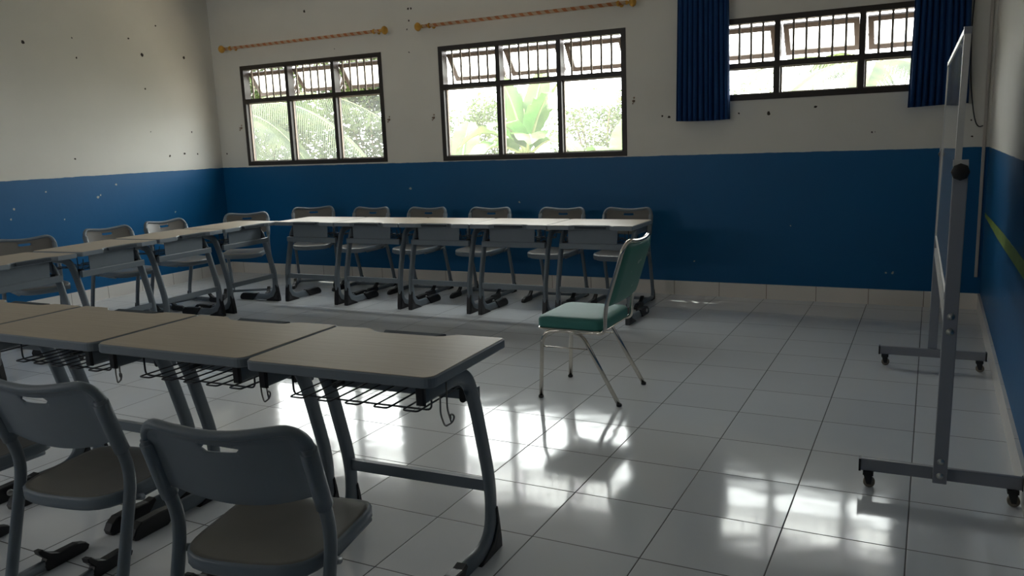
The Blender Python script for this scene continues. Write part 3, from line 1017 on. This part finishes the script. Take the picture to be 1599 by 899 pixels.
# ------------------------------------------------------------------ green chrome chair (faces -x)
def make_green_chair():
    root = empty('green_chair', (0, 0, 0))
    y0, y1 = .272, .688
    # seat cushion
    b = MB()
    out_ = []
    w, d, r = .192, .222, .05
    for cx, cy, st in ((-w + r, -d + r, PI), (w - r, -d + r, 1.5 * PI), (w - r, d - r, 0), (-w + r, d - r, PI / 2)):
        for i in range(7):
            t = st + PI / 2 * i / 6
            out_.append((cx + r * math.cos(t), cy + r * math.sin(t)))
    cx0, cy0 = -.066, .478
    def ring(k, z): return [(cx0 + p[0] * k, cy0 + p[1] * k, z) for p in out_]
    rings = [ring(.0001, .400), ring(.95, .400), ring(.99, .404), ring(1.0, .412), ring(1.0, .440), ring(.99, .450), ring(.955, .458), ring(.8, .463), ring(.5, .466), ring(.0001, .467)]
    n = len(out_)
    vs = [v for rg in rings for v in rg]
    fs = [(k * n + i, k * n + (i + 1) % n, (k + 1) * n + (i + 1) % n, (k + 1) * n + i) for k in range(len(rings) - 1) for i in range(n)]
    b.add(vs, fs, 0, True)
    seat = b.build('seat_cushion', M['green'], root)
    tilt = .05
    b = MB(); b.prism([(cx0 + p[0] * 1.005, cy0 + p[1] * 1.005) for p in out_], .392, .400, 'z', bev=.002); b.build('seat_rim', M['chrome'], root)
    # legs: one bent tube per side
    for y in (y0, y1):
        sg = -1 if y == y0 else 1
        l = MB()
        yi = y - sg * .05
        p = fillet([(-.247, y, .008), (-.230, y - sg * .004, .375), (-.10, y - sg * .012, .387), (-.002, y - sg * .012, .372), (.205, y, .008)], [.085, .04, .06], 8)
        l.tube(p, .0115, seg=12)
        leg = l.build('leg', M['chrome'], root)
        for x in (-.2475, .2055):
            f = MB(); f.lathe([(.011, 0), (.0145, .002), (.0145, .012), (.012, .016)], (x, y, 0)); f.build('foot_tip', M['black'], leg)
        s_ = MB(); s_.tube([(-.232, y - sg * .004, .292), (.046, y - sg * .008, .292)], .0042, seg=8); s_.build('side_rod', M['chrome'], leg)
    b = MB()
    for x in (-.13, -.03):
        b.tube([(x, y0 + .012, .385), (x, y1 - .012, .385)], .009, seg=8)
    b.build('under_rail', M['chrome'], root)
    # back frame: one bent tube, up one side, over the top and down the other
    def side(y, sg):
        return [(-.03, y, .388), (.136, y, .388), (.138, y, .515), (.240, y - sg * .004, .838)]
    A = side(y0 - .004, -1); B_ = side(y1 + .004, 1)
    top = [(.256, y0 + .045, .876), (.270, (y0 + y1) / 2 - .07, .862), (.270, (y0 + y1) / 2 + .07, .862), (.256, y1 - .045, .876)]
    p = fillet(A + top + B_[::-1], [.04, .06, .03, .05, .08, .08, .05, .03, .06, .04], 6)
    b = MB(); b.tube(p, .0110, seg=12); b.build('back_frame', M['chrome'], root)
    # padded back, follows the tube, slightly bowed
    b = MB()
    NX, NZ = 16, 14
    vs = []; fs = []
    za, zb = .535, .864
    def P(u, v, sgn):
        # u -1..1 across (y), v 0..1 up
        hw = .205
        # rounded corners
        rc = .05
        yy = u * hw
        z = za + (zb - za) * v
        cut = 0
        if v > .86: cut = ((v - .86) / .14) ** 2 * .035
        if v < .08: cut = ((.08 - v) / .08) ** 2 * .012
        yy *= (hw - cut) / hw
        z -= .010 * (1 - u * u) * max(0, v - .6) / .4
        x = .146 + (z - .52) * .316 + .014 * (1 - u * u)
        e = min(1 - abs(u), v * 1.3, (1 - v) * 1.3)
        th = .004 + .013 * min(1, (max(0, e) / .12)) ** .5
        nx, nz = .953, -.301
        return (x + sgn * th * nx, (y0 + y1) / 2 + yy, z + sgn * th * nz)
    for sgn in (-1, 1):
        for i in range(NX + 1):
            for j in range(NZ + 1):
                vs.append(P(-1 + 2 * i / NX, j / NZ, sgn))
    K = (NX + 1) * (NZ + 1)
    id_ = lambda s, i, j: s * K + i * (NZ + 1) + j
    for i in range(NX):
        for j in range(NZ):
            fs.append((id_(0, i, j), id_(0, i, j + 1), id_(0, i + 1, j + 1), id_(0, i + 1, j)))
            fs.append((id_(1, i, j), id_(1, i + 1, j), id_(1, i + 1, j + 1), id_(1, i, j + 1)))
    for i in range(NX):
        fs.append((id_(0, i, 0), id_(0, i + 1, 0), id_(1, i + 1, 0), id_(1, i, 0)))
        fs.append((id_(0, i, NZ), id_(1, i, NZ), id_(1, i + 1, NZ), id_(0, i + 1, NZ)))
    for j in range(NZ):
        fs.append((id_(0, 0, j), id_(1, 0, j), id_(1, 0, j + 1), id_(0, 0, j + 1)))
        fs.append((id_(0, NX, j), id_(0, NX, j + 1), id_(1, NX, j + 1), id_(1, NX, j)))
    b.add(vs, fs, 0, True)
    bk = b.build('back_cushion', M['green_back'], root)
    return root


def green_back_mat():
    """green vinyl with a few pale rubbed spots"""
    m = mat('green_vinyl_rubbed', (0.045, 0.20, 0.165), 0.42, spec=0.45, var=0.1, vscale=7, bump=0.25, bscale=350)
    t = m.node_tree; N, L = t.nodes, t.links
    p = N['Principled BSDF']
    src = p.inputs['Base Color'].links[0].from_socket
    tc = N.new('ShaderNodeTexCoord')
    prev = None
    for c, r in (((.225, .50, .745), .014), ((.232, .53, .755), .010), ((.22, .45, .79), .005), ((.255, .60, .835), .008), ((.245, .42, .69), .004), ((.2, .5, .62), .004)):
        d = N.new('ShaderNodeVectorMath'); d.operation = 'DISTANCE'; d.inputs[1].default_value = c
        L.new(tc.outputs['Object'], d.inputs[0])
        lt = N.new('ShaderNodeMath'); lt.operation = 'LESS_THAN'; lt.inputs[1].default_value = r + .012
        L.new(d.outputs['Value'], lt.inputs[0])
        if prev:
            mx = N.new('ShaderNodeMath'); mx.operation = 'MAXIMUM'
            L.new(prev.outputs[0], mx.inputs[0]); L.new(lt.outputs[0], mx.inputs[1]); prev = mx
        else: prev = lt
    nz = N.new('ShaderNodeTexNoise'); nz.inputs['Scale'].default_value = 60
    L.new(tc.outputs['Object'], nz.inputs['Vector'])
    g = N.new('ShaderNodeMath'); g.operation = 'GREATER_THAN'; g.inputs[1].default_value = .47
    L.new(nz.outputs['Fac'], g.inputs[0])
    mu = N.new('ShaderNodeMath'); mu.operation = 'MULTIPLY'
    L.new(prev.outputs[0], mu.inputs[0]); L.new(g.outputs[0], mu.inputs[1])
    mx = N.new('ShaderNodeMix'); mx.data_type = 'RGBA'; mx.inputs['B'].default_value = (.35, .42, .40, 1)
    L.new(mu.outputs[0], mx.inputs['Factor']); L.new(src, mx.inputs['A']); L.new(mx.outputs['Result'], p.inputs['Base Color'])
    return m


M['green_back'] = green_back_mat()
gc = make_green_chair()
tag(gc, 'green vinyl chair with chrome legs standing alone on the tiles', 'chair')


# ------------------------------------------------------------------ mobile whiteboard and its stand
def make_whiteboard():
    root = empty('mobile_whiteboard', (1.694, -.31, 0), R(0.9))
    YN, YFAR = 0.0, 1.86
    for k, y in enumerate((YN, YFAR)):
        f = MB()
        f.prism(rrect(.0245, .016, .004, 2), -.276, .276, 'x')
        for i in range(len(f.v)):
            v = f.v[i]; f.v[i] = (v[0], v[2] * 0 + y + v[2 - 1] * 1, v[2]) if False else (v[0], y + v[2] * .65, .092 + v[1])
        foot = f.build('foot_bar', M['stand'], root)
        for sx in (-1, 1):
            c = MB(); c.box(sx * .276 - .004, sx * .276 + .004, y - .0165, y + .0165, .067, .117); c.build('end_cap', M['black'], foot)
            cc = MB()
            x = sx * .245
            cc.box(x - .019, x + .019, y - .018, y + .018, .052, .067)
            for q in (-1, 1):
                cc.prism([(x - .018, .058), (x + .016, .058), (x + .012, .016), (x - .004, .016)], y + q * .014, y + q * .018, 'y')
            cs = cc.build('caster', M['black'], foot)
            wl = MB(); wl.lathe([(.018, -.010), (.0215, -.008), (.0215, .008), (.018, .010)], (x + .004, y, .0215), (0, 1, 0), 20)
            wl.build('wheel', M['caster_wheel'], cs)
        # post
        p = MB()
        p.prism(rrect(.024, .016, .003, 2), .069, 1.262, 'z')
        for i in range(len(p.v)):
            v = p.v[i]; p.v[i] = (v[0] + .012 * (v[2] / 1.25) + .002, v[1] + y + (-.032 if k == 0 else .032), v[2])
        post = p.build('post', M['stand'], root)
        yo = y + (-.050 if k == 0 else .050)
        for z in (.100, .155, .655, .712):
            bt = MB(); bt.lathe([(.0125, 0), (.0125, .003), (.008, .004), (.008, .008), (.0, .009)], (.002 + .012 * z / 1.25, yo + (.002 if k == 0 else -.002), z), (0, -1 if k == 0 else 1, 0), 16)
            bt.build('bolt', M['steel'], post)
        kn = MB()
        yy = yo + (.002 if k == 0 else -.002)
        prof = []
        seg = 16
        ax = -1 if k == 0 else 1
        kn.lathe([(.012, 0), (.026, .006), (.030, .010), (.030, .026), (.024, .030), (.0, .031)], (.012, yy, 1.232), (0, ax, 0), 8)
        kn.build('knob', M['black'], post)
        cl = MB(); cl.box(-.012, .036, min(yo, yo + ax * .012), max(yo, yo + ax * .012), 1.252, 1.274); cl.build('clamp', M['alu'], post)
    b = MB(); b.box(-.012, .012, YN - .02, YFAR + .02, .665, .705); b.build('cross_rail', M['alu'], root)
    # the board itself, pivoting between the posts
    W_, H_ = (YFAR - YN) / 2 - .016, .482
    fr = MB()
    for (a, c, d, e) in ((-W_, W_, H_ - .020, H_), (-W_, W_, -H_, -H_ + .020), (-W_, -W_ + .020, -H_ + .02, H_ - .02), (W_ - .020, W_, -H_ + .02, H_ - .02)):
        fr.box(-.011, .011, a, c, d, e)
    fo = fr.build('board_frame', M['alu'], root)
    fo.location = (.006, (YN + YFAR) / 2, 1.245); fo.rotation_euler = (0, R(1.0), 0)
    pn = MB(); pn.box(-.0075, .0075, -W_ + .018, W_ - .018, -H_ + .018, H_ - .018)
    pn.build('writing_surface', M['board'], fo)
    for a in (-1, 1):
        for d in (-1, 1):
            q = MB(); q.prism(rrect(.013, .013, .004, 2), -.0125, .0125, 'x')
            for i in range(len(q.v)):
                v = q.v[i]; q.v[i] = (v[0], v[1] + a * (W_ - .0115), v[2] + d * (H_ - .0115))
            q.build('corner_piece', M['stand'], fo)
    return root


tag(make_whiteboard(), 'whiteboard on a grey wheeled stand seen edge-on by the right wall', 'whiteboard')

# ------------------------------------------------------------------ cable, conduit
b = MB()
b.prism(rrect(.011, .007, .003, 2), 0, 1, 'z')
for i in range(len(b.v)):
    v = b.v[i]
    z = .25 + v[2] * (HC - .252)
    b.v[i] = (v[0] + 1.951, v[1] + YW - .0075, z)
tag(b.build('cable_conduit', M['white_pvc']), 'thin cream conduit strip running down the far right corner', 'conduit')
b = MB()
pts = [(1.865, YW - .012, HC - .02), (1.835, YW - .02, 2.3), (1.826, YW - .03, 2.04), (1.838, YW - .03, 1.73), (1.858, YW - .03, 1.545), (1.882, YW - .03, 1.41), (1.908, YW - .025, 1.365), (1.937, YW - .016, 1.375)]
b.tube(fillet(pts, .12, 6), .004, seg=8)
tag(b.build('cable', M['black']), 'black cable hanging on the wall behind the whiteboard', 'cable')


# ------------------------------------------------------------------ curtain rods, hooks, curtains
def make_rod(x0, x1, z, label):
    y = YW - .085
    root = empty('curtain_rod', ((x0 + x1) / 2, y, z))
    h = (x1 - x0) / 2
    b = MB(); b.lathe([(.0160, -h + .09), (.0160, h - .09)], (0, 0, 0), (1, 0, 0), 14); b.build('pole', M['rod'], root)
    for sx in (-1, 1):
        f = MB(); f.lathe([(.012, 0), (.017, .006), (.017, .016), (.011, .022), (.011, .034), (.026, .038), (.038, .052), (.042, .066), (.032, .083), (.012, .092), (.0, .096)],
                          (sx * (h - .094), 0, 0), (sx, 0, 0), 16)
        f.build('finial', M['gold'], root)
        g = MB()
        xx = sx * (h - .16)
        g.lathe([(.021, -.010), (.025, 0), (.021, .010)], (xx, 0, 0), (1, 0, 0), 14)
        g.tube([(xx, .015, 0), (xx, .083, 0)], .006, seg=8)
        g.lathe([(.022, 0), (.020, .004), (.0, .005)], (xx, .085, 0), (0, -1, 0), 12)
        g.build('bracket', M['gold'], root)
    tag(root, label, 'curtain rod', 'bare curtain rods')
    return root


make_rod(-5.50, -3.235, 2.522, 'orange and white twisted curtain rod above the leftmost window')
make_rod(-2.905, -.675, 2.517, 'orange and white twisted curtain rod above the middle window')
r3 = make_rod(-.46, 1.90, 2.565, 'twisted curtain rod carrying the blue curtains, above the right window')
del r3['group']


def make_curtain(x0, x1, zb, zt, label, seed, flare):
    rnd = random.Random(seed)
    b = MB()
    NX, NZ = 150, 24
    npl = max(6, int((x1 - x0) / .038))
    ph = [rnd.uniform(-.5, .5) for _ in range(npl + 2)]
    am = [rnd.uniform(.6, 1.0) for _ in range(npl + 2)]
    vs = []
    for j in range(NZ + 1):
        v = j / NZ                      # 0 bottom .. 1 top
        z0 = zb + (zt - zb) * v
        for i in range(NX + 1):
            u = i / NX
            k = u * npl
            ki = int(k)
            a = am[ki] * (1 - (k - ki)) + am[min(ki + 1, npl)] * (k - ki)
            p = ph[ki] * (1 - (k - ki)) + ph[min(ki + 1, npl)] * (k - ki)
            wv = math.sin(2 * PI * k + p * 2 * (1 - .3 * v))
            wv = math.copysign(abs(wv) ** .75, wv)
            x = x0 + (x1 - x0) * u + (u - .5) * flare * (1 - v) + .006 * math.cos(2 * PI * k + p)
            y = YW - .075 + .026 * a * wv * (1 - .25 * v)
            z = z0 + (.006 * math.sin(3 * u + seed) if j == 0 else 0)
            vs.append((x, y, z))
    n = NX + 1
    fs = [(j * n + i, j * n + i + 1, (j + 1) * n + i + 1, (j + 1) * n + i) for j in range(NZ) for i in range(NX)]
    b.add(vs, fs, 0, True)
    o = b.build('curtain', M['curtain'])
    sd = o.modifiers.new('solid', 'SOLIDIFY'); sd.thickness = .003
    tag(o, label, 'curtain', 'blue curtains')


make_curtain(-.325, .088, 1.507, 2.540, 'pleated royal blue curtain hanging at the left of the right window', 3, .03)
make_curtain(1.452, 1.806, 1.535, 2.540, 'pleated royal blue curtain hanging behind the whiteboard', 5, .045)

for (x, z, lab) in ((-5.365, 1.66, 'small brown curtain hook left of the leftmost window'), (-3.335, 1.66, 'small brown curtain hook right of the leftmost window'),
                    (-2.80, 1.655, 'small brown curtain hook left of the middle window'), (-.735, 1.70, 'small brown curtain hook right of the middle window')):
    b = MB()
    b.lathe([(.012, 0), (.012, .003), (.004, .005), (.004, .025), (.008, .028), (.0, .032)], (x, YW, z), (0, -1, 0), 12)
    b.tube(fillet([(x, YW - .004, z), (x, YW - .02, z - .018), (x, YW - .03, z - .030), (x, YW - .038, z - .018)], .01, 3), .0035, seg=6)
    b.lathe([(.008, 0), (.008, .003), (.0, .005)], (x + .003, YW, z + .028), (0, -1, 0), 10)
    tag(b.build('curtain_hook', M['socket']), lab, 'hook', 'curtain hooks beside the windows')


# ------------------------------------------------------------------ garden beyond the windows
b = MB(); b.box(-30, 22, YW + WT, 30, -.5, -.30)
struct(b.build('ground', M['soil']), 'garden ground outside the windows', 'ground')


b = MB(); b.box(-9, 4, YW + WT + .02, 5.6, -.32, -.27)  # unseen slab added to bounce warm sunlight through the windows
struct(b.build('path', mat('sun_bounce_concrete', (0.55, 0.47, 0.36), 0.85, var=.12, vscale=2)), 'concrete apron added outside the window wall to bounce warm sunlight in', 'path')


def palm_frond(b, base, azim, length, lift, droop, mi=0, rnd=random, nleaf=72, wid=.020, llen=.75, gap=.12):
    d = Vector((math.cos(azim), math.sin(azim), 0)); side = Vector((-d.y, d.x, 0))
    def P(t):
        return base + d * (length * t * (1 - .12 * t)) + Vector((0, 0, lift * t - droop * t * t))
    path = [P(i / 16) for i in range(17)]
    b.sweep(path, circle(.016, 6), 1, side=side, radii=[1.3 - 1.1 * i / 16 for i in range(17)])
    for i in range(nleaf):
        t = gap + (1 - gap) * i / (nleaf - 1)
        p = P(t); tg = (P(min(1, t + .02)) - P(t - .02)).normalized()
        L_ = llen * (math.sin(PI * (.12 + .83 * t)) ** .7) * rnd.uniform(.9, 1.05)
        for sg in (-1, 1):
            out_ = (side * sg * .80 + tg * .62 + Vector((0, 0, .12))).normalized()
            n_ = 4; pts = []
            for k in range(n_ + 1):
                s_ = k / n_
                pts.append(p + out_ * L_ * s_ + Vector((0, 0, -L_ * .95 * s_ * s_)))
            vs = []
            for k, q in enumerate(pts):
                ww = wid * (1 - (k / n_) ** 1.6) + .001
                vs += [q - tg * ww * .8 + Vector((0, 0, ww * .5)), q + tg * ww * .8 - Vector((0, 0, ww * .5))]
            b.add(vs, [(2 * k, 2 * k + 1, 2 * k + 3, 2 * k + 2) for k in range(n_)], mi)


def make_palm(x, y, crown, fronds, label, seed):
    rnd = random.Random(seed)
    root = empty('coconut_palm', (x, y, -.3))
    t = MB(); t.lathe([(.17, 0), (.13, .3), (.11, (crown + .3) * .6), (.09, crown + .3)], (0, 0, 0), (0, 0, 1), 14); t.build('trunk', M['bark'], root)
    for az, L_, lift, droop in fronds:
        f = MB(); palm_frond(f, Vector((0, 0, crown + .3)), R(az), L_, lift, droop, 0, rnd)
        f.build('frond', [M['palm'], M['stem']], root, fix=False)
    tag(root, label, 'palm tree', 'palms in the garden')


make_palm(-11.0, 8.3, 2.0, [(-3, 4.4, 1.75, 2.65), (-14, 3.6, .9, 1.9), (-32, 3.2, .5, 1.6), (14, 4.0, 1.9, 2.0), (70, 2.6, 1.6, 1.4), (130, 2.6, 1.4, 1.4), (200, 2.6, 1.0, 1.5), (260, 2.6, .8, 1.6)],
          'coconut palm with drooping fronds outside the leftmost window', 1)
make_palm(.5, 13.5, 2.5, [(190, 2.6, 1.1, 1.2), (-15, 2.5, 1.0, 1.2), (230, 2.5, .5, 1.2), (310, 2.5, .6, 1.2), (60, 2.6, 1.2, 1.1), (120, 2.6, 1.3, 1.1), (270, 2.3, .5, 1.0)],
          'distant palm seen through the curtained window', 3)


def banana_leaf(b, base, azim, length, lift, droop, width, rnd, mi=0):
    d = Vector((math.cos(azim), math.sin(azim), 0)); side = Vector((-d.y, d.x, 0))
    n = 18
    def P(t):
        return base + d * (length * t ** 1.15) + Vector((0, 0, lift * t - droop * t * t * t))
    b.sweep([P(i / 16 * .97) for i in range(17)], circle(.020, 6), 1, side=side, radii=[1.4 - 1.1 * i / 16 for i in range(17)])
    for sg in (-1, 1):
        vs = []; m = 0
        for i in range(n + 1):
            t = .20 + .80 * i / n
            wv = 1.3 * width * (math.sin(PI * min(1, (t - .19) / .82) ** .75) ** .55 if t > .2 else .1)
            p = P(t)
            fold = .42 + .15 * math.sin(7 * t + azim)
            tear = rnd.uniform(-.03, .03)
            for k in range(4):
                s_ = k / 3
                vs.append(p + side * sg * wv * s_ * math.cos(fold) + Vector((0, 0, wv * s_ * math.sin(fold) - .25 * wv * s_ * s_ + tear * s_)))
            m += 1
        fs = [(i * 4 + k, i * 4 + k + 1, (i + 1) * 4 + k + 1, (i + 1) * 4 + k) for i in range(n) for k in range(3)]
        b.add(vs, fs, mi, True)


def make_banana(x, y, h, leaves, label, seed):
    rnd = random.Random(seed)
    root = empty('banana_plant', (x, y, -.3))
    t = MB(); t.lathe([(.13, 0), (.11, h * .5), (.07, h)], (0, 0, 0), (0, 0, 1), 14); t.build('stem', M['stem'], root)
    for az, L_, lift, droop, wd in leaves:
        f = MB(); banana_leaf(f, Vector((0, 0, h - .05)), R(az), L_, lift, droop, wd, rnd)
        f.build('leaf', [M['banana'], M['stem']], root, fix=False)
    tag(root, label, 'banana plant', 'banana plants outside the middle window')


make_banana(-3.35, 6.6, 1.5, [(-100, .8, .9, .5, .20), (120, .5, 1.2, .3, .2), (-30, .6, 1.15, .3, .18), (20, .55, 1.35, .25, .20), (165, .5, 1.45, .3, .20), (-60, .9, .7, .5, .22), (80, .5, 1.5, .3, .18), (-120, 1.1, .6, .9, .22), (-15, 1.0, .7, .8, .20), (200, 1.0, .9, .8, .20)],
            'banana plant with upright leaves behind the middle pane', 11)
make_banana(-4.75, 7.1, 1.05, [(-80, 1.0, .75, .6, .24), (-150, .9, .9, .6, .22), (0, .8, .9, .6, .22), (180, 1.0, 1.0, .7, .22), (-50, 1.0, .7, .7, .22), (100, .6, 1.3, .3, .2), (-110, 1.1, .5, .8, .22), (40, .7, 1.2, .5, .2)],
            'banana plant with drooping broad leaves at the left of the middle window', 12)
make_banana(-2.65, 8.4, 1.1, [(170, .6, .9, .5, .2), (10, .9, 1.2, .6, .2), (-90, .8, .8, .6, .22), (90, .5, 1.2, .3, .2)],
            'banana plant at the right edge of the middle window', 13)


def make_bush(x, y, rx, ry, h, nleaf, matk, label, seed, size=.055):
    rnd = random.Random(seed)
    root = empty('garden_bush', (x, y, -.3))
    s_ = MB()
    for k in range(6):
        a = rnd.uniform(0, 2 * PI); q = rnd.uniform(.3, .8)
        s_.tube([(0, 0, 0), (rx * q * .4 * math.cos(a), ry * q * .4 * math.sin(a), h * .4), (rx * q * math.cos(a), ry * q * math.sin(a), h * .8)], .018, seg=6)
    s_.build('branches', M['bark'], root)
    blobs = [(rnd.uniform(-.6, .6) * rx, rnd.uniform(-.6, .6) * ry, rnd.uniform(.35, .85) * h, rnd.uniform(.25, .5)) for _ in range(14)]
    f = MB()
    for _ in range(nleaf):
        v = Vector((rnd.gauss(0, 1), rnd.gauss(0, 1), rnd.gauss(0, 1))).normalized() * rnd.uniform(.25, 1.0) ** .45
        if rnd.random() < .35:
            bx, by, bz, br = rnd.choice(blobs)
            p = Vector((bx + v.x * rx * br, by + v.y * ry * br, max(.05, bz + v.z * h * .5 * br)))
        else:
            p = Vector((v.x * rx, v.y * ry, max(.05, h * .48 + v.z * h * .46)))
        a = Vector((rnd.gauss(0, 1), rnd.gauss(0, 1), rnd.gauss(0, .6))).normalized()
        c = a.cross(Vector((rnd.gauss(0, 1), rnd.gauss(0, 1), rnd.gauss(0, 1)))).normalized()
        s2 = size * rnd.uniform(.6, 1.3)
        f.add([p, p + a * s2 + c * s2 * .38, p + a * s2 * 2.0, p + a * s2 - c * s2 * .38], [(0, 1, 2, 3)])
    f.build('foliage', M[matk], root, fix=False)
    tag(root, label, 'bush', 'bushes in the garden')


make_bush(-9.6, 11.6, 1.6, 1.0, 3.9, 12000, 'bush', 'dense dark bush behind the palm fronds of the leftmost window', 21, .075)
make_bush(-13.0, 11.8, 1.75, 1.1, 4.2, 12000, 'bush', 'dark leafy tree mass at the far left of the leftmost window', 22, .08)
make_bush(-3.75, 10.4, 1.0, .7, 2.75, 9000, 'bush2', 'pale small-leaved bush behind the right pane of the middle window', 23, .042)
make_bush(-6.3, 10.6, 1.15, .7, 2.7, 9000, 'bush2', 'low pale bush under the banana leaves', 24, .045)
make_bush(-2.2, 16.5, 1.6, 1.0, 3.0, 2500, 'bush2', 'low bush far beyond the left of the curtained window', 25, .06)
make_bush(4.2, 15.5, 1.6, 1.0, 2.9, 2000, 'bush2', 'bush beyond the right end of the curtained window', 26, .06)
